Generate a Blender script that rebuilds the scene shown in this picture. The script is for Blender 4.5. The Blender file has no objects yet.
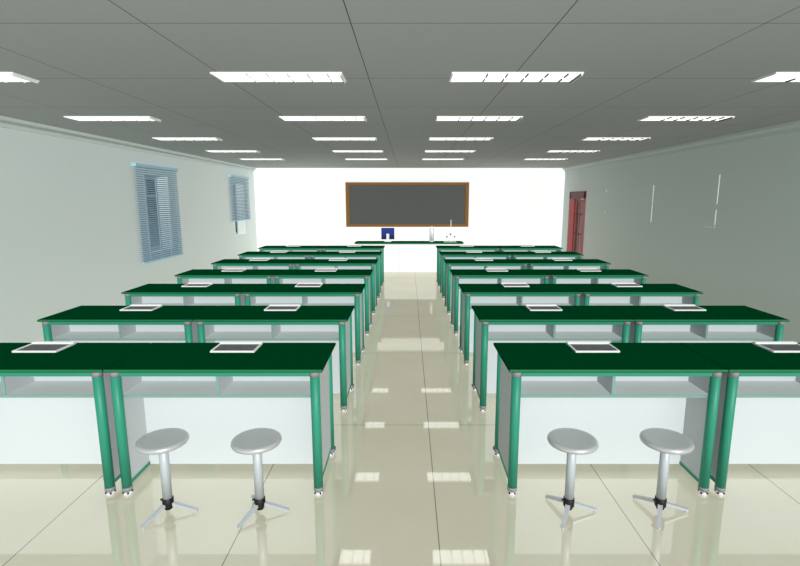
import bpy, bmesh, math
from mathutils import Vector, Matrix

scene = bpy.context.scene
COL = scene.collection

# ------------------------------------------------------------------ materials
def srgb(r, g, b):
    def f(c):
        c /= 255.0
        return c / 12.92 if c <= 0.04045 else ((c + 0.055) / 1.055) ** 2.4
    return (f(r), f(g), f(b), 1.0)

def mat(name, rgb, rough=0.5, spec=0.3, metal=0.0, noise=0.0, nscale=60.0, alpha=None, emit=0.0):
    m = bpy.data.materials.new(name)
    m.use_nodes = True
    nt = m.node_tree
    b = nt.nodes['Principled BSDF']
    c = srgb(*rgb)
    b.inputs['Base Color'].default_value = c
    b.inputs['Roughness'].default_value = rough
    b.inputs['Specular IOR Level'].default_value = spec
    b.inputs['Metallic'].default_value = metal
    if emit:
        b.inputs['Emission Color'].default_value = c
        b.inputs['Emission Strength'].default_value = emit
    if noise:
        tc = nt.nodes.new('ShaderNodeTexCoord')
        n = nt.nodes.new('ShaderNodeTexNoise')
        n.inputs['Scale'].default_value = nscale
        n.inputs['Detail'].default_value = 3
        nt.links.new(tc.outputs['Object'], n.inputs['Vector'])
        mx = nt.nodes.new('ShaderNodeMix'); mx.data_type = 'RGBA'
        mx.inputs['A'].default_value = tuple(x * (1 - noise) for x in c[:3]) + (1,)
        mx.inputs['B'].default_value = tuple(min(1, x * (1 + noise)) for x in c[:3]) + (1,)
        nt.links.new(n.outputs['Fac'], mx.inputs['Factor'])
        nt.links.new(mx.outputs['Result'], b.inputs['Base Color'])
    return m

def grid_lines(nt, px, ox, py, oy, width):
    """1 on the joints of a px-by-py grid of tiles, in world metres."""
    geo = nt.nodes.new('ShaderNodeNewGeometry')
    sep = nt.nodes.new('ShaderNodeSeparateXYZ')
    nt.links.new(geo.outputs['Position'], sep.inputs[0])
    outs = []
    for ax, p, o in (('X', px, ox), ('Y', py, oy)):
        a = nt.nodes.new('ShaderNodeMath'); a.operation = 'SUBTRACT'
        nt.links.new(sep.outputs[ax], a.inputs[0]); a.inputs[1].default_value = o
        pp = nt.nodes.new('ShaderNodeMath'); pp.operation = 'PINGPONG'
        nt.links.new(a.outputs[0], pp.inputs[0]); pp.inputs[1].default_value = p / 2
        l = nt.nodes.new('ShaderNodeMath'); l.operation = 'LESS_THAN'
        nt.links.new(pp.outputs[0], l.inputs[0]); l.inputs[1].default_value = width / 2
        outs.append(l)
    # PINGPONG of period p: zero at multiples of p
    m = nt.nodes.new('ShaderNodeMath'); m.operation = 'MAXIMUM'
    nt.links.new(outs[0].outputs[0], m.inputs[0]); nt.links.new(outs[1].outputs[0], m.inputs[1])
    return m

def mix_rgb(nt, fac, a, b):
    mx = nt.nodes.new('ShaderNodeMix'); mx.data_type = 'RGBA'
    nt.links.new(fac, mx.inputs['Factor'])
    for k, v in (('A', a), ('B', b)):
        if isinstance(v, tuple): mx.inputs[k].default_value = v
        else: nt.links.new(v, mx.inputs[k])
    return mx.outputs['Result']

def floor_material():
    m = bpy.data.materials.new('polished_beige_tile'); m.use_nodes = True
    nt = m.node_tree; nt.nodes.clear()
    out = nt.nodes.new('ShaderNodeOutputMaterial')
    geo = nt.nodes.new('ShaderNodeNewGeometry')
    n = nt.nodes.new('ShaderNodeTexNoise'); n.inputs['Scale'].default_value = 1.6; n.inputs['Detail'].default_value = 4
    nt.links.new(geo.outputs['Position'], n.inputs['Vector'])
    base = mix_rgb(nt, n.outputs['Fac'], srgb(196, 191, 168), srgb(211, 206, 187))
    ln = grid_lines(nt, 1.085, 0.162, 1.866, 3.68, 0.006)
    base = mix_rgb(nt, ln.outputs[0], base, srgb(128, 124, 108))
    d = nt.nodes.new('ShaderNodeBsdfDiffuse'); nt.links.new(base, d.inputs['Color'])
    g = nt.nodes.new('ShaderNodeBsdfGlossy'); g.inputs['Roughness'].default_value = 0.03
    g.inputs['Color'].default_value = (0.95, 0.95, 0.93, 1)
    mx = nt.nodes.new('ShaderNodeMixShader'); mx.inputs[0].default_value = FLOOR_GLOSS
    nt.links.new(d.outputs[0], mx.inputs[1]); nt.links.new(g.outputs[0], mx.inputs[2])
    nt.links.new(mx.outputs[0], out.inputs['Surface'])
    return m

def ceiling_material():
    m = mat('grey_ceiling_board', (150, 154, 152), 0.9, 0.1)
    nt = m.node_tree
    b = nt.nodes['Principled BSDF']
    geo = nt.nodes.new('ShaderNodeNewGeometry')
    n = nt.nodes.new('ShaderNodeTexNoise'); n.inputs['Scale'].default_value = 90
    nt.links.new(geo.outputs['Position'], n.inputs['Vector'])
    base = mix_rgb(nt, n.outputs['Fac'], srgb(*CEIL_A), srgb(*CEIL_B))
    ln = grid_lines(nt, 1.028, -0.285, 1.122, 3.725, 0.0055)
    nt.links.new(mix_rgb(nt, ln.outputs[0], base, srgb(76, 79, 78)), b.inputs['Base Color'])
    return m

def glass_material(name, rgb, fac):
    m = bpy.data.materials.new(name); m.use_nodes = True
    nt = m.node_tree; nt.nodes.clear()
    out = nt.nodes.new('ShaderNodeOutputMaterial')
    t = nt.nodes.new('ShaderNodeBsdfTransparent'); t.inputs['Color'].default_value = srgb(*rgb)
    g = nt.nodes.new('ShaderNodeBsdfGlossy'); g.inputs['Roughness'].default_value = 0.02
    mx = nt.nodes.new('ShaderNodeMixShader'); mx.inputs[0].default_value = fac
    nt.links.new(t.outputs[0], mx.inputs[1]); nt.links.new(g.outputs[0], mx.inputs[2])
    nt.links.new(mx.outputs[0], out.inputs['Surface'])
    return m

FLOOR_GLOSS = 0.25
CEIL_A, CEIL_B = (166, 170, 171), (174, 178, 179)
M = {
    'floor': floor_material(),
    'ceiling': ceiling_material(),
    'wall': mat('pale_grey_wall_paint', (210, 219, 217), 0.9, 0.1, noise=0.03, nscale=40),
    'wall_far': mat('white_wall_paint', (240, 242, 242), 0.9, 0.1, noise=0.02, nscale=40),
    'moulding': mat('moulding_paint', (200, 209, 207), 0.8, 0.1),
    'outdoor': mat('outdoor_ground', (170, 172, 165), 0.9, 0.1),
    'top': mat('dark_green_laminate', (0, 56, 28), 0.85, 0.0, noise=0.08, nscale=30),
    'top_edge': mat('lit_green_edge', (28, 106, 64), 0.5, 0.2),  # edge facing the light, its brightness put into a lighter green
    'steel_green': mat('green_painted_steel', (40, 132, 106), 0.45, 0.3),
    'cap': mat('grey_plastic_cap', (128, 128, 130), 0.5, 0.3),
    'panel_white': mat('white_speckled_board', (192, 199, 201), 0.8, 0.1, noise=0.05, nscale=120),
    'panel_grey': mat('grey_side_board', (184, 188, 190), 0.8, 0.1, noise=0.03, nscale=120),
    'shelf': mat('grey_shelf_board', (176, 184, 182), 0.8, 0.1, noise=0.03, nscale=90),
    'shelf_edge': mat('grey_green_edging', (116, 150, 144), 0.6, 0.2),
    'foot': mat('bright_chrome_foot', (225, 226, 226), 0.25, 0.5, metal=0.2),
    'black': mat('black_plastic', (14, 14, 15), 0.5, 0.3),
    'blue': mat('blue_plastic', (20, 40, 120), 0.5, 0.3),
    'frame_white': mat('white_plastic_frame', (232, 234, 233), 0.5, 0.3),
    'inset': mat('dark_grey_inset', (82, 84, 86), 0.6, 0.2, noise=0.35, nscale=25),
    'seat': mat('silver_moulded_seat', (182, 185, 185), 0.32, 0.4, metal=0.35),
    'tube': mat('brushed_silver_tube', (174, 180, 184), 0.5, 0.3, metal=0.2),
    'blind': mat('light_blue_blind', (112, 138, 152), 0.6, 0.3),
    'blind_rail': mat('blue_blind_rail', (158, 192, 208), 0.5, 0.3),
    'win_frame': mat('pale_window_frame', (150, 166, 172), 0.5, 0.3),
    'reveal': mat('window_reveal', (206, 214, 212), 0.9, 0.1),
    'door': mat('red_brown_door', (146, 78, 76), 0.5, 0.3),
    'door_dark': mat('dark_red_door_frame', (96, 32, 34), 0.5, 0.3),
    'door_glass': mat('dark_door_glass', (70, 66, 66), 0.25, 0.4),
    'board': mat('slate_writing_board', (78, 80, 79), 0.8, 0.15, noise=0.05, nscale=8),
    'wood': mat('orange_brown_wood', (122, 84, 38), 0.6, 0.2, noise=0.12, nscale=14),
    'lamp': mat('lamp_diffuser', (255, 255, 255), 0.5, 0.2, emit=1.3),
    'lamp_white': mat('lamp_white_metal', (238, 238, 238), 0.5, 0.3),
    'bench_white': mat('white_bench_board', (238, 240, 240), 0.7, 0.2),
    'screen_blue': mat('blue_monitor_shell', (26, 52, 130), 0.5, 0.3),
    'screen_navy': mat('navy_monitor_shell', (22, 30, 84), 0.5, 0.3),
    'white_enamel': mat('white_enamel', (235, 237, 236), 0.3, 0.4),
    'grey_metal': mat('light_grey_metal', (176, 178, 178), 0.4, 0.4),
    'glass_dark': glass_material('tinted_pane', (92, 108, 106), 0.06),
    'glass_pale': glass_material('pale_pane', (150, 172, 182), 0.06),
}

# ------------------------------------------------------------------ mesh helpers
class MB:
    def __init__(self):
        self.bm = bmesh.new(); self.mats = []
    def mi(self, m):
        if m not in self.mats: self.mats.append(m)
        return self.mats.index(m)
    def box(self, a, b, m, bevel=0.0, seg=2):
        v = []
        for z in (a[2], b[2]):
            for x, y in ((a[0], a[1]), (b[0], a[1]), (b[0], b[1]), (a[0], b[1])):
                v.append(self.bm.verts.new((x, y, z)))
        fs = [(3, 2, 1, 0), (4, 5, 6, 7), (0, 1, 5, 4), (1, 2, 6, 5), (2, 3, 7, 6), (3, 0, 4, 7)]
        k = self.mi(m); faces = []
        for f in fs:
            fc = self.bm.faces.new([v[i] for i in f]); fc.material_index = k; faces.append(fc)
        if bevel:
            es = list({e for f in faces for e in f.edges})
            r = bmesh.ops.bevel(self.bm, geom=es, offset=bevel, segments=seg, affect='EDGES', profile=0.5)
            for f in r['faces']: f.material_index = k
        return faces
    def lathe(self, c, prof, m, n=20, axis='Z'):
        """prof: list of (radius, height) from bottom to top."""
        k = self.mi(m); rings = []
        for r, h in prof:
            ring = []
            for i in range(n):
                a = 2 * math.pi * i / n
                p = (r * math.cos(a), r * math.sin(a), h)
                if axis == 'Y': p = (p[0], p[2], p[1])
                if axis == 'X': p = (p[2], p[0], p[1])
                ring.append(self.bm.verts.new((c[0] + p[0], c[1] + p[1], c[2] + p[2])))
            rings.append(ring)
        for a, b in zip(rings, rings[1:]):
            for i in range(n):
                f = self.bm.faces.new((a[i], a[(i + 1) % n], b[(i + 1) % n], b[i])); f.material_index = k; f.smooth = True
        for ring, rev in ((rings[0], True), (rings[-1], False)):
            f = self.bm.faces.new(list(reversed(ring)) if rev else ring); f.material_index = k
    def prism(self, pts, ext, m):
        """pts: 3-D outline; ext: extrusion vector."""
        k = self.mi(m)
        a = [self.bm.verts.new(p) for p in pts]
        b = [self.bm.verts.new(tuple(p[i] + ext[i] for i in range(3))) for p in pts]
        n = len(pts)
        fs = [self.bm.faces.new(list(reversed(a))), self.bm.faces.new(b)]
        for i in range(n):
            fs.append(self.bm.faces.new((a[i], a[(i + 1) % n], b[(i + 1) % n], b[i])))
        for f in fs: f.material_index = k
    def bar(self, p, q, w0, h0, w1, h1, m):
        """tapered rectangular bar from p to q."""
        k = self.mi(m)
        p, q = Vector(p), Vector(q); d = (q - p).normalized()
        side = d.cross(Vector((0, 0, 1))).normalized(); up = side.cross(d)
        rings = []
        for o, w, h in ((p, w0, h0), (q, w1, h1)):
            rings.append([self.bm.verts.new(o + side * sx * w / 2 + up * sz * h / 2) for sx, sz in ((-1, -1), (1, -1), (1, 1), (-1, 1))])
        a, b = rings
        fs = [self.bm.faces.new(list(reversed(a))), self.bm.faces.new(b)]
        for i in range(4): fs.append(self.bm.faces.new((a[i], a[(i + 1) % 4], b[(i + 1) % 4], b[i])))
        for f in fs: f.material_index = k
    def build(self, name, parent=None, loc=None, smooth_all=False):
        bmesh.ops.recalc_face_normals(self.bm, faces=self.bm.faces)
        me = bpy.data.meshes.new(name); self.bm.to_mesh(me); self.bm.free()
        for m in self.mats: me.materials.append(M[m])
        o = bpy.data.objects.new(name, me); COL.objects.link(o)
        if parent: o.parent = parent
        if loc: o.location = loc
        return o

def tag(o, label=None, cat=None, group=None, kind=None):
    if label: o['label'] = label
    if cat: o['category'] = cat
    if group: o['group'] = group
    if kind: o['kind'] = kind
    return o

def empty(name, loc, label, cat, group=None):
    o = bpy.data.objects.new(name, None); COL.objects.link(o)
    o.empty_display_size = 0.1
    o.location = loc
    return tag(o, label, cat, group)

def copy_tree(o, parent=None):
    c = o.copy(); COL.objects.link(c)
    if parent: c.parent = parent
    for ch in list(o.children): copy_tree(ch, c)
    return c

def one_box(name, a, b, m, parent=None, bevel=0.0):
    mb = MB(); mb.box(a, b, m, bevel); return mb.build(name, parent)

# ------------------------------------------------------------------ room
WL, WR, DW, HC, Y0 = -4.33, 4.39, 14.0, 2.65, -0.6
T = 0.26

tag(one_box('floor', (WL - T, Y0, -0.12), (WR + T, DW + T, 0), 'floor'), kind='structure')
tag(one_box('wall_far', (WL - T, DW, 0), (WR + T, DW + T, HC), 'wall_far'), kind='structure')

# left wall with two window openings
WINS = [(8.20, 8.98, 0.90, 2.18), (12.30, 13.06, 0.88, 2.18)]
mb = MB()
ys = Y0
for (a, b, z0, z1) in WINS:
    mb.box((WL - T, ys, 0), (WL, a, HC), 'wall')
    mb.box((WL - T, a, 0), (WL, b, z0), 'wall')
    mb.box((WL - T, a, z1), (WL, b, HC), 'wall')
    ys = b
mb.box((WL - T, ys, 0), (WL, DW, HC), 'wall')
tag(mb.build('wall_left'), kind='structure')

# right wall with the doorway
DY0, DY1, DZ = 12.27, 13.42, 1.965
mb = MB()
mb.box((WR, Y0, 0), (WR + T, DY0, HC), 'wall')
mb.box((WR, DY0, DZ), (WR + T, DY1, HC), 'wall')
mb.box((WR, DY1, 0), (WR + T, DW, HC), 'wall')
tag(mb.build('wall_right'), kind='structure')

# ceiling slab
tag(one_box('ceiling', (WL - T, Y0, HC), (WR + T, DW + T, HC + 0.15), 'ceiling'), kind='structure')

# crown mouldings along the side walls
for i, (x, s) in enumerate(((WL, 1), (WR, -1))):
    prof = [(0, 0), (0, -0.105), (0.022, -0.105), (0.022, -0.062), (0.03, -0.052), (0.055, -0.047), (0.075, -0.036), (0.075, 0)]
    mb = MB()
    mb.prism([(x + s * px, Y0, HC + pz) for px, pz in prof], (0, DW - Y0, 0), 'moulding')
    tag(mb.build('trim_or_light_streak_%d' % (i + 1)), kind='structure')

# streaks of stray light on the right wall, modelled as thin pale strips
n = 3
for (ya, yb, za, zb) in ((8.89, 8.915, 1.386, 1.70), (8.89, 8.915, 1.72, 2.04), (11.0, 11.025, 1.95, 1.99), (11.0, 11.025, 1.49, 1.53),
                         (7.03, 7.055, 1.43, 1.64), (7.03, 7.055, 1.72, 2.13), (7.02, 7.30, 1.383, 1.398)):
    o = one_box('trim_or_light_streak_%d' % n, (WR - 0.006, ya, za), (WR, yb, zb), 'frame_white'); n += 1
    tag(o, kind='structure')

# windows set in the left wall
def window(n, y0, y1, z0, z1, glass, lower_open):
    xf0, xf1 = WL - 0.24, WL - 0.20
    w = 0.05
    root = bpy.data.objects.new('window_%d' % n, None); COL.objects.link(root)
    root.location = (WL - 0.1, (y0 + y1) / 2, z0); tag(root, kind='structure')
    inv = Matrix.Translation(-Vector(root.location))
    def add(name, mb):
        o = mb.build(name, root); o.data.transform(inv); return o
    ztr = z1 - 0.36
    mb = MB()
    mb.box((xf0, y0, z0), (xf1, y0 + w, z1), 'win_frame'); mb.box((xf0, y1 - w, z0), (xf1, y1, z1), 'win_frame')
    mb.box((xf0, y0 + w, z0), (xf1, y1 - w, z0 + w), 'win_frame'); mb.box((xf0, y0 + w, z1 - w), (xf1, y1 - w, z1), 'win_frame')
    mb.box((xf0, y0 + w, ztr), (xf1, y1 - w, ztr + 0.045), 'win_frame')
    ym = (y0 + y1) / 2
    mb.box((xf0, ym - 0.025, ztr + 0.045), (xf1, ym + 0.025, z1 - w), 'win_frame')
    add('window_frame', mb)
    xg = (xf0 + xf1) / 2
    for (a, b, c, d) in ((y0 + w, ym - 0.025, ztr + 0.045, z1 - w), (ym + 0.025, y1 - w, ztr + 0.045, z1 - w), (y0 + w, y1 - w, z0 + w, ztr)):
        if lower_open and d == ztr: c = z0 + 0.36
        mb = MB(); mb.box((xg - 0.003, a, c), (xg + 0.003, b, d), glass); add('pane', mb)
    if lower_open:
        mb = MB(); mb.box((xf0 + 0.01, y0 + w, z0 + 0.34), (xf1 - 0.01, y1 - w, z0 + 0.375), 'frame_white'); add('sash_rail', mb)
    mb = MB(); mb.box((WL - T, y0, z0 - 0.03), (WL + 0.012, y1, z0), 'reveal'); add('window_sill', mb)
window(1, *WINS[0], 'glass_dark', False)
window(2, *WINS[1], 'glass_dark', False)

# venetian blinds hanging in front of the windows
def blind(y0, y1, z0, z1, label):
    root = empty('venetian_blind', (WL + 0.045, (y0 + y1) / 2, z0), label, 'blind', 'venetian blinds on the left wall')
    L = (y1 - y0) / 2; H = z1 - z0
    mb = MB(); mb.box((-0.045, -L - 0.015, H - 0.055), (0.03, L + 0.015, H), 'blind_rail', 0.006); mb.build('headrail', root)
    mb = MB()
    n = int((H - 0.09) / 0.0345)
    for i in range(n):
        z = 0.04 + i * (H - 0.10) / (n - 1); dx, dz = 0.018, 0.0108
        # a slightly curved, tilted slat
        mb.prism([(-dx, -L, z + dz), (0, -L, z + 0.003), (dx, -L, z - dz), (dx, -L, z - dz - 0.0015), (0, -L, z + 0.0015), (-dx, -L, z + dz - 0.0015)], (0, 2 * L, 0), 'blind')
    mb.build('slats', root)
    mb = MB(); mb.box((-0.02, -L, 0), (0.02, L, 0.022), 'blind_rail', 0.005); mb.build('bottom_rail', root)
    for k in (-0.72, -0.2, 0.32, 0.8):
        mb = MB(); mb.box((0.0215, k * L - 0.004, 0.01), (0.0235, k * L + 0.004, H - 0.05), 'blind_rail'); mb.build('ladder_tape', root)
blind(7.84, 9.23, 0.755, 2.35, 'light blue venetian blind lowered over the nearer left window')
blind(11.98, 13.35, 1.25, 2.37, 'light blue venetian blind half lowered over the far left window')

# door in the right wall
def door():
    root = bpy.data.objects.new('door_1', None); COL.objects.link(root)
    root.location = (WR, (DY0 + DY1) / 2, 0); tag(root, kind='structure')
    c = (DY0 + DY1) / 2
    a, b = DY0 - c, DY1 - c
    mb = MB()   # frame lining the opening, with a casing on the room side
    for (p, q) in (((-0.02, a - 0.03, 0), (T, a + 0.07, DZ)), ((-0.02, b - 0.07, 0), (T, b + 0.03, DZ))):
        mb.box(p, q, 'door', 0.004)
    mb.box((-0.02, a - 0.03, DZ - 0.17), (T, b + 0.03, DZ + 0.02), 'door_dark', 0.004)
    mb.build('door_frame', root)
    x0, x1 = 0.09, 0.14
    ya, yb = a + 0.075, b - 0.075
    st = 0.12
    mb = MB()
    mb.box((x0, ya, 0.01), (x1, ya + st, DZ - 0.175), 'door'); mb.box((x0, yb - st, 0.01), (x1, yb, DZ - 0.175), 'door')
    mb.box((x0, ya + st, 0.01), (x1, yb - st, 0.30), 'door'); mb.box((x0, ya + st, DZ - 0.25), (x1, yb - st, DZ - 0.175), 'door')
    for z in (0.86, 1.38):
        mb.box((x0, ya + st, z), (x1, yb - st, z + 0.045), 'door_dark')
    for k in (0.33, 0.67):
        y = ya + st + k * (yb - ya - 2 * st)
        mb.box((x0 + 0.005, y - 0.03, 0.30), (x1 - 0.005, y + 0.03, DZ - 0.25), 'door')
    leaf = mb.build('door_leaf', root)
    mb = MB(); mb.box((x0 + 0.02, ya + st, 0.30), (x0 + 0.03, yb - st, DZ - 0.25), 'door_glass'); mb.build('door_glazing', leaf)
    mb = MB(); mb.lathe((x0 - 0.025, ya + 0.06, 1.0), [(0.012, -0.0), (0.012, 0.012), (0.022, 0.014), (0.022, 0.024)], 'grey_metal', 14, 'X'); mb.build('door_handle', leaf)
door()

# ------------------------------------------------------------------ blackboard
bx0, bx1, bz0, bz1 = -1.764, 1.708, 1.014, 2.258
root = empty('blackboard', ((bx0 + bx1) / 2, DW, bz0), 'wide dark grey blackboard in a brown wooden frame on the white far wall', 'blackboard')
W2 = (bx1 - bx0) / 2; H = bz1 - bz0
mb = MB(); mb.box((-W2 + 0.05, -0.03, 0.05), (W2 - 0.05, 0, H - 0.05), 'board'); mb.build('writing_surface', root)
for nm, p, q in (('frame_rail', (-W2, -0.05, 0), (W2, 0, 0.075)), ('frame_rail', (-W2, -0.05, H - 0.075), (W2, 0, H)),
                 ('frame_stile', (-W2, -0.049, 0.075), (-W2 + 0.10, 0, H - 0.075)), ('frame_stile', (W2 - 0.10, -0.049, 0.075), (W2, 0, H - 0.075))):
    mb = MB(); mb.box(p, q, 'wood', 0.006); mb.build(nm, root)

# ------------------------------------------------------------------ ceiling lights
def make_light():
    root = empty('ceiling_light', (0, 0, HC), '', 'ceiling light', 'louvred ceiling lights')
    w, d = 0.4525, 0.125
    mb = MB()
    mb.box((-w + 0.012, -d + 0.008, -0.006), (w - 0.012, d - 0.008, 0), 'lamp'); mb.build('diffuser', root)
    mb = MB()
    mb.box((-w, -d, -0.010), (w, -d + 0.008, 0), 'lamp_white'); mb.box((-w, d - 0.008, -0.010), (w, d, 0), 'lamp_white')
    mb.box((-w, -d + 0.008, -0.012), (-w + 0.012, d - 0.008, 0), 'lamp_white')
    mb.box((w - 0.006, -d + 0.008, -0.012), (w, d - 0.008, 0), 'lamp_white')
    mb.build('light_frame', root)
    for k in (0.276, 0.428, 0.584, 0.736, 0.889):
        x = -w + 2 * w * k
        mb = MB()
        for ya, yb in ((-d + 0.008, -0.022), (0.022, d - 0.008)):
            mb.box((x - 0.005, ya, -0.017), (x, yb, -0.006), 'black')
            mb.box((x, ya, -0.017), (x + 0.004, yb, -0.006), 'lamp_white')
        tag(mb.build('louvre_blade', root), 'black and white cross blade')
    mb = MB()
    mb.box((w - 0.018, -d + 0.008, -0.023), (w - 0.014, d - 0.008, -0.006), 'black')
    mb.box((w - 0.014, -d + 0.008, -0.023), (w - 0.006, d - 0.008, -0.006), 'lamp_white')
    tag(mb.build('end_cap', root), 'black end cap')
    return root
LX = [(-3.167, 'far left column by the window wall'), (-0.908, 'column just left of the aisle'), (0.7515, 'column just right of the aisle'), (2.975, 'far right column by the door wall')]
LY = [(3.668, 'nearest row'), (5.473, 'second nearest row'), (7.27, 'middle row'), (9.114, 'second farthest row'), (10.90, 'farthest row')]
proto = None
for y, rn in LY:
    for x, cn in LX:
        o = proto = make_light() if proto is None else copy_tree(proto)
        o.location = (x, y, HC)
        o['label'] = 'white ceiling light in the %s, %s' % (rn, cn)

# ------------------------------------------------------------------ student desks
DTOP = 0.811
def make_desk():
    root = empty('laboratory_desk', (0, 0, 0), '', 'desk', 'green topped laboratory desks in two blocks of seven rows')
    hw = 0.638; d = 0.552          # origin: middle of the front edge, on the floor
    # top with small clipped corners
    mb = MB()
    mb.box((-hw, 0.0, DTOP - 0.018), (hw, d, DTOP), 'top', 0.004, 2)
    mb.mi('top_edge')
    for f in mb.bm.faces:
        if f.normal.length == 0: f.normal_update()
    mb.bm.normal_update()
    for f in mb.bm.faces:
        c = f.calc_center_median()
        if c.y < 0.0045 and abs(c.z - (DTOP - 0.007)) < 0.0075: f.material_index = mb.mi('top_edge')
    mb.build('tabletop', root)
    # inset panel near the back edge
    mb = MB()
    x0, x1, y0, y1, z0, z1 = -0.143, 0.143, 0.322, 0.522, DTOP, DTOP + 0.012
    mb.box((x0, y0, z0), (x1, y0 + 0.010, z1), 'frame_white', 0.0015); mb.box((x0, y1 - 0.03, z0), (x1, y1, z1 + 0.006), 'frame_white', 0.002)
    mb.box((x0, y0 + 0.010, z0), (x0 + 0.008, y1 - 0.03, z1), 'frame_white'); mb.box((x1 - 0.008, y0 + 0.010, z0), (x1, y1 - 0.03, z1), 'frame_white')
    fr = tag(mb.build('socket_tray', root), 'white framed inset tray with a dark grey face')
    mb = MB(); mb.box((x0 + 0.010, y0 + 0.010, z0), (x1 - 0.010, y1 - 0.03, z0 + 0.006), 'inset'); mb.build('tray_face', fr)
    # legs
    lx, y_f, y_b, r = 0.588, 0.034, 0.500, 0.0285
    for sx in (-1, 1):
        for y in (y_f, y_b):
            mb = MB(); mb.lathe((sx * lx, y, 0), [(r, 0.052), (r, DTOP - 0.05)], 'steel_green', 20)
            leg = mb.build('leg', root)
            mb = MB(); mb.lathe((sx * lx, y, 0), [(r + 0.001, DTOP - 0.05), (r + 0.001, DTOP - 0.018)], 'cap', 20)
            tag(mb.build('leg_cap', leg), 'grey cap')
            mb = MB(); mb.lathe((sx * lx, y, 0), [(r * 0.8, 0.026), (r + 0.001, 0.029), (r + 0.001, 0.052)], 'cap', 20)
            tag(mb.build('ferrule', leg), 'grey ferrule')
            mb = MB(); mb.lathe((sx * lx, y, 0), [(0.021, 0), (0.026, 0.004), (0.026, 0.010), (0.019, 0.017)], 'foot', 16)
            mb.lathe((sx * lx, y, 0), [(0.010, 0.017), (0.010, 0.027)], 'black', 12)
            for a in (0.6, 2.2, 3.8, 5.3):
                px, py = sx * lx + 0.024 * math.cos(a), y + 0.024 * math.sin(a)
                mb.box((px - 0.005, py - 0.005, 0.009), (px + 0.005, py + 0.005, 0.019), 'black', 0.002)
            tag(mb.build('foot', leg), 'white levelling foot')
            if y == y_b:
                mb = MB(); mb.box((sx * (lx + 0.02) - 0.012, y + 0.02, 0.022), (sx * (lx + 0.02) + 0.012, y + 0.042, 0.046), 'blue', 0.004)
                tag(mb.build('foot_lock', leg), 'small blue lock')
    # green rails
    for y in (y_f, y_b):
        mb = MB(); mb.box((-lx + r, y - 0.012, DTOP - 0.049), (lx - r, y + 0.012, DTOP - 0.018), 'steel_green', 0.003); mb.build('top_rail', root)
    for sx in (-1, 1):
        mb = MB(); mb.box((sx * lx - 0.013, y_f + r - 0.003, 0.052), (sx * lx + 0.013, y_b - r + 0.003, 0.076), 'steel_green', 0.003); mb.build('bottom_rail', root)
        mb = MB(); mb.box((sx * lx - 0.009, y_f + r - 0.004, 0.076), (sx * lx + 0.009, y_b - r + 0.004, DTOP - 0.018), 'panel_grey'); mb.build('side_panel', root)
    # back board, book shelf with its divider
    yb0, yb1 = 0.285, 0.303
    mb = MB(); mb.box((-lx + 0.009, yb0, 0.054), (lx - 0.009, yb1, DTOP - 0.018), 'panel_white'); mb.build('back_panel', root)
    zs = 0.634
    mb = MB(); mb.box((-lx + 0.009, y_f + 0.022, zs - 0.016), (lx - 0.009, yb0, zs), 'shelf'); 
    mb.box((-lx + 0.009, y_f + 0.018, zs - 0.016), (lx - 0.009, y_f + 0.022, zs), 'shelf_edge'); mb.build('book_shelf', root)
    mb = MB(); mb.box((-0.009, y_f + 0.03, zs), (0.009, yb0, DTOP - 0.018), 'panel_grey'); mb.box((-0.009, y_f + 0.026, zs), (0.009, y_f + 0.03, DTOP - 0.018), 'shelf_edge'); mb.build('shelf_divider', root)
    return root
DX = [(-2.422, 'left block, beside the window wall'), (-1.14, 'left block, beside the aisle'), (1.227, 'right block, beside the aisle'), (2.5055, 'right block, beside the door wall')]
RN = ['nearest row', 'second nearest row', 'third nearest row', 'middle row', 'third farthest row', 'second farthest row', 'farthest row']
proto = None
for k, rn in enumerate(RN):
    for x, cn in DX:
        o = proto = make_desk() if proto is None else copy_tree(proto)
        o.location = (x, 2.715 + 1.197 * k, 0)
        o['label'] = 'green topped laboratory desk in the %s, %s' % (rn, cn)

# ------------------------------------------------------------------ stools
def make_stool():
    root = empty('lab_stool', (0, 0, 0), '', 'stool', 'round silver stools in the front row')
    mb = MB()
    mb.lathe((0, 0, 0), [(0.035, 0.430), (0.10, 0.427), (0.122, 0.4295), (0.134, 0.436), (0.1385, 0.446), (0.136, 0.455), (0.129, 0.4615), (0.118, 0.464), (0.096, 0.461), (0.05, 0.459), (0.004, 0.4585)], 'seat', 56)
    mb.build('seat', root)
    mb = MB(); mb.lathe((0, 0, 0), [(0.026, 0.09), (0.026, 0.43)], 'tube', 28); mb.build('column', root)
    mb = MB(); mb.lathe((0, 0, 0), [(0.020, 0.028), (0.022, 0.030), (0.022, 0.045), (0.030, 0.047), (0.031, 0.05), (0.031, 0.095), (0.027, 0.097)], 'black', 24)
    mb.lathe((-0.03, 0.0, 0.083), [(0.006, -0.012), (0.006, 0.0)], 'black', 10, 'X')
    tag(mb.build('collar', root), 'black collar')
    for a in (2, 122, 242):
        a = math.radians(a)
        dx, dy = math.cos(a), math.sin(a)
        mb = MB()
        mb.bar((dx * 0.02, dy * 0.02, 0.062), (dx * 0.165, dy * 0.165, 0.014), 0.026, 0.016, 0.020, 0.012, 'tube')
        leg = mb.build('leg', root)
        mb = MB(); mb.lathe((dx * 0.158, dy * 0.158, 0), [(0.008, 0), (0.009, 0.003), (0.008, 0.011)], 'grey_metal', 12); mb.build('foot', leg)
    return root
proto = None
for x, lab in ((-1.386, 'silver round stool before the left front desk, leftmost of the four stools'),
               (-0.856, 'silver round stool before the left front desk, the one nearer the aisle'),
               (0.926, 'silver round stool before the right front desk, the one nearer the aisle'),
               (1.455, 'silver round stool before the right front desk, rightmost of the four stools')):
    o = proto = make_stool() if proto is None else copy_tree(proto)
    o.location = (x, 2.565, 0); o['label'] = lab

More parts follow.
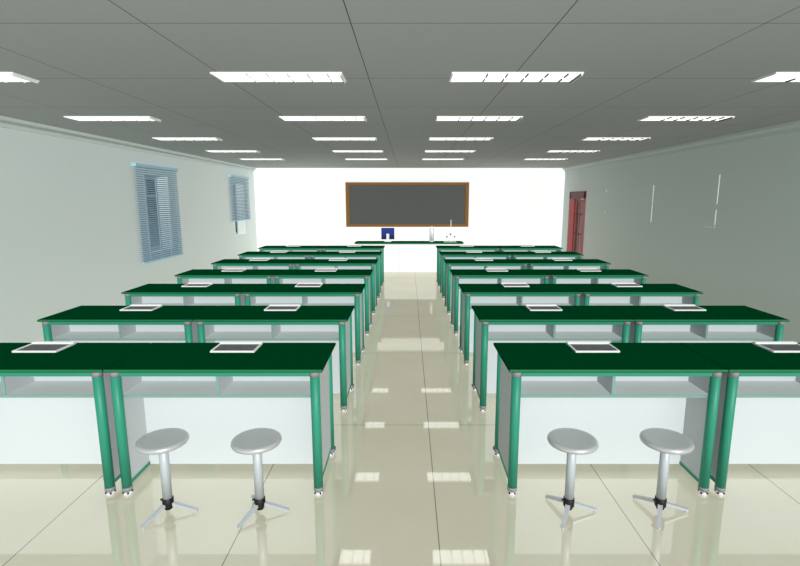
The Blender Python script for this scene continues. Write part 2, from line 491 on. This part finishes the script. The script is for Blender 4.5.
# ------------------------------------------------------------------ teacher's bench and what stands on it
TY, TZ = 11.98, 0.735
root = empty('demonstration_bench', (0.02, TY, 0), 'long white demonstration bench with a dark green top before the blackboard', 'bench')
mb = MB()
hw = 1.345
out = [(-hw + 0.03, 0.56), (-hw, 0.50), (-hw, 0.05), (-hw + 0.04, 0.0), (hw - 0.04, 0.0), (hw, 0.05), (hw, 0.50), (hw - 0.03, 0.56)]
mb.prism([(x, y, TZ - 0.035) for x, y in out], (0, 0, 0.035), 'top')
mb.bm.normal_update()
mb.mi('top_edge')
for f in mb.bm.faces:
    if abs(f.normal.z) < 0.5: f.material_index = mb.mi('top_edge')
mb.build('bench_top', root)
for a, b in ((-hw + 0.09, -0.262), (-0.246, hw - 0.09)):
    mb = MB(); mb.box((a, 0.075, 0.0), (b, 0.52, TZ - 0.035), 'bench_white', 0.003); mb.build('base_cabinet', root)
mb = MB()
sx0, sx1 = 0.87, 1.18
mb.box((sx0, 0.15, TZ), (sx1, 0.17, TZ + 0.002), 'white_enamel'); mb.box((sx0, 0.40, TZ), (sx1, 0.42, TZ + 0.002), 'white_enamel')
mb.box((sx0, 0.17, TZ), (sx0 + 0.02, 0.40, TZ + 0.002), 'white_enamel'); mb.box((sx1 - 0.02, 0.17, TZ), (sx1, 0.40, TZ + 0.002), 'white_enamel')
mb.box((sx0 + 0.02, 0.17, TZ), (sx1 - 0.02, 0.40, TZ + 0.001), 'grey_metal')
tag(mb.build('sink', root), 'white sink rim')

MY = 12.30
root = empty('computer_monitor', (-0.515, MY, TZ + 0.0021), 'blue flat computer monitor on a white stand at the left of the bench', 'monitor')
mb = MB(); mb.box((-0.165, 0.0, 0.155), (0.165, 0.03, 0.345), 'screen_blue', 0.006); mb.box((-0.165, 0.0, 0.055), (0.165, 0.03, 0.155), 'screen_navy', 0.004); mb.build('monitor_shell', root)
mb = MB(); mb.box((-0.036, -0.035, 0.012), (0.036, 0.0, 0.20), 'white_enamel', 0.008); mb.build('stand_post', root)
mb = MB(); mb.box((-0.09, -0.09, 0.0), (0.09, 0.07, 0.013), 'white_enamel', 0.005); mb.build('stand_base', root)

root = empty('upright_stand', (0.587, MY, TZ), 'slim white upright stand with grey side rods on the bench', 'stand')
mb = MB(); mb.box((-0.055, -0.05, 0), (0.055, 0.05, 0.014), 'white_enamel', 0.004); mb.build('base', root)
mb = MB(); mb.lathe((0, 0, 0), [(0.026, 0.014), (0.026, 0.38)], 'white_enamel', 18); mb.build('post', root)
for s in (-1, 1):
    mb = MB(); mb.lathe((s * 0.044, 0, 0), [(0.010, 0.014), (0.010, 0.34)], 'grey_metal', 14); mb.build('rod', root)

root = empty('lab_faucet', (1.08, TY + 0.46, TZ), 'tall white laboratory tap with three dark blue handles behind the sink', 'tap')
mb = MB(); mb.lathe((0, 0, 0), [(0.03, 0), (0.03, 0.012), (0.014, 0.02), (0.014, 0.20), (0.009, 0.21), (0.009, 0.53), (0.006, 0.545)], 'white_enamel', 18)
mb.build('riser', root)
for dx, dz, dy in ((-0.10, 0.115, 0), (-0.015, 0.18, -0.03), (0.10, 0.115, 0)):
    mb = MB()
    if dy:
        mb.bar((0, 0, dz - 0.02), (dx, dy - 0.02, dz - 0.02), 0.014, 0.014, 0.012, 0.012, 'white_enamel')
    else:
        mb.bar((0, 0, dz - 0.025), (dx, 0, dz - 0.025), 0.014, 0.014, 0.012, 0.012, 'white_enamel')
    mb.lathe((dx, dy - 0.012 if dy else 0, 0), [(0.008, dz - 0.06), (0.009, dz - 0.018)], 'white_enamel', 12)
    noz = mb.build('nozzle', root)
    mb = MB(); mb.lathe((dx, dy - 0.012 if dy else 0, 0), [(0.012, dz - 0.018), (0.020, dz - 0.012), (0.020, dz + 0.012), (0.012, dz + 0.018)], 'blue', 14)
    tag(mb.build('tap_handle', noz), 'dark blue handle')

# ------------------------------------------------------------------ light
def sun(name, d, strength, angle, color=(1, 1, 1), shadow=True):
    l = bpy.data.lights.new(name, 'SUN'); l.energy = strength; l.angle = math.radians(angle); l.color = color
    l.use_shadow = shadow
    o = bpy.data.objects.new(name, l); COL.objects.link(o)
    o.rotation_euler = Vector(d).to_track_quat('-Z', 'Y').to_euler()
    o.location = (2, -3, 4)
    return o
sun('added_shadowless_sun', (-0.32, 0.75, -0.58), 3.4, 8, (1.0, 1.0, 0.99), shadow=False)  # added shadowless sun, brightens far wall and desk fronts straight through the ceiling

w = bpy.data.worlds.new('sky'); scene.world = w; w.use_nodes = True
bg = w.node_tree.nodes['Background']
bg.inputs['Color'].default_value = (0.93, 0.98, 1.0, 1); bg.inputs['Strength'].default_value = 1.25

# ------------------------------------------------------------------ camera
cam = bpy.data.cameras.new('camera'); cam.sensor_fit = 'HORIZONTAL'; cam.sensor_width = 36.0
cam.lens = 488.4 / 800 * 36
cam.shift_x = -8.3 / 800; cam.shift_y = -0.5 / 800
cam.clip_start = 0.05
co = bpy.data.objects.new('camera', cam); COL.objects.link(co)
co.location = (0, 0, 1.79)
co.rotation_euler = (math.radians(90) - math.atan(83.3 / 488.4), 0, 0)
scene.camera = co

vs = scene.view_settings
vs.view_transform = 'Standard'; vs.look = 'None'; vs.gamma = 1.0; vs.exposure = 0.0; vs.use_curve_mapping = False
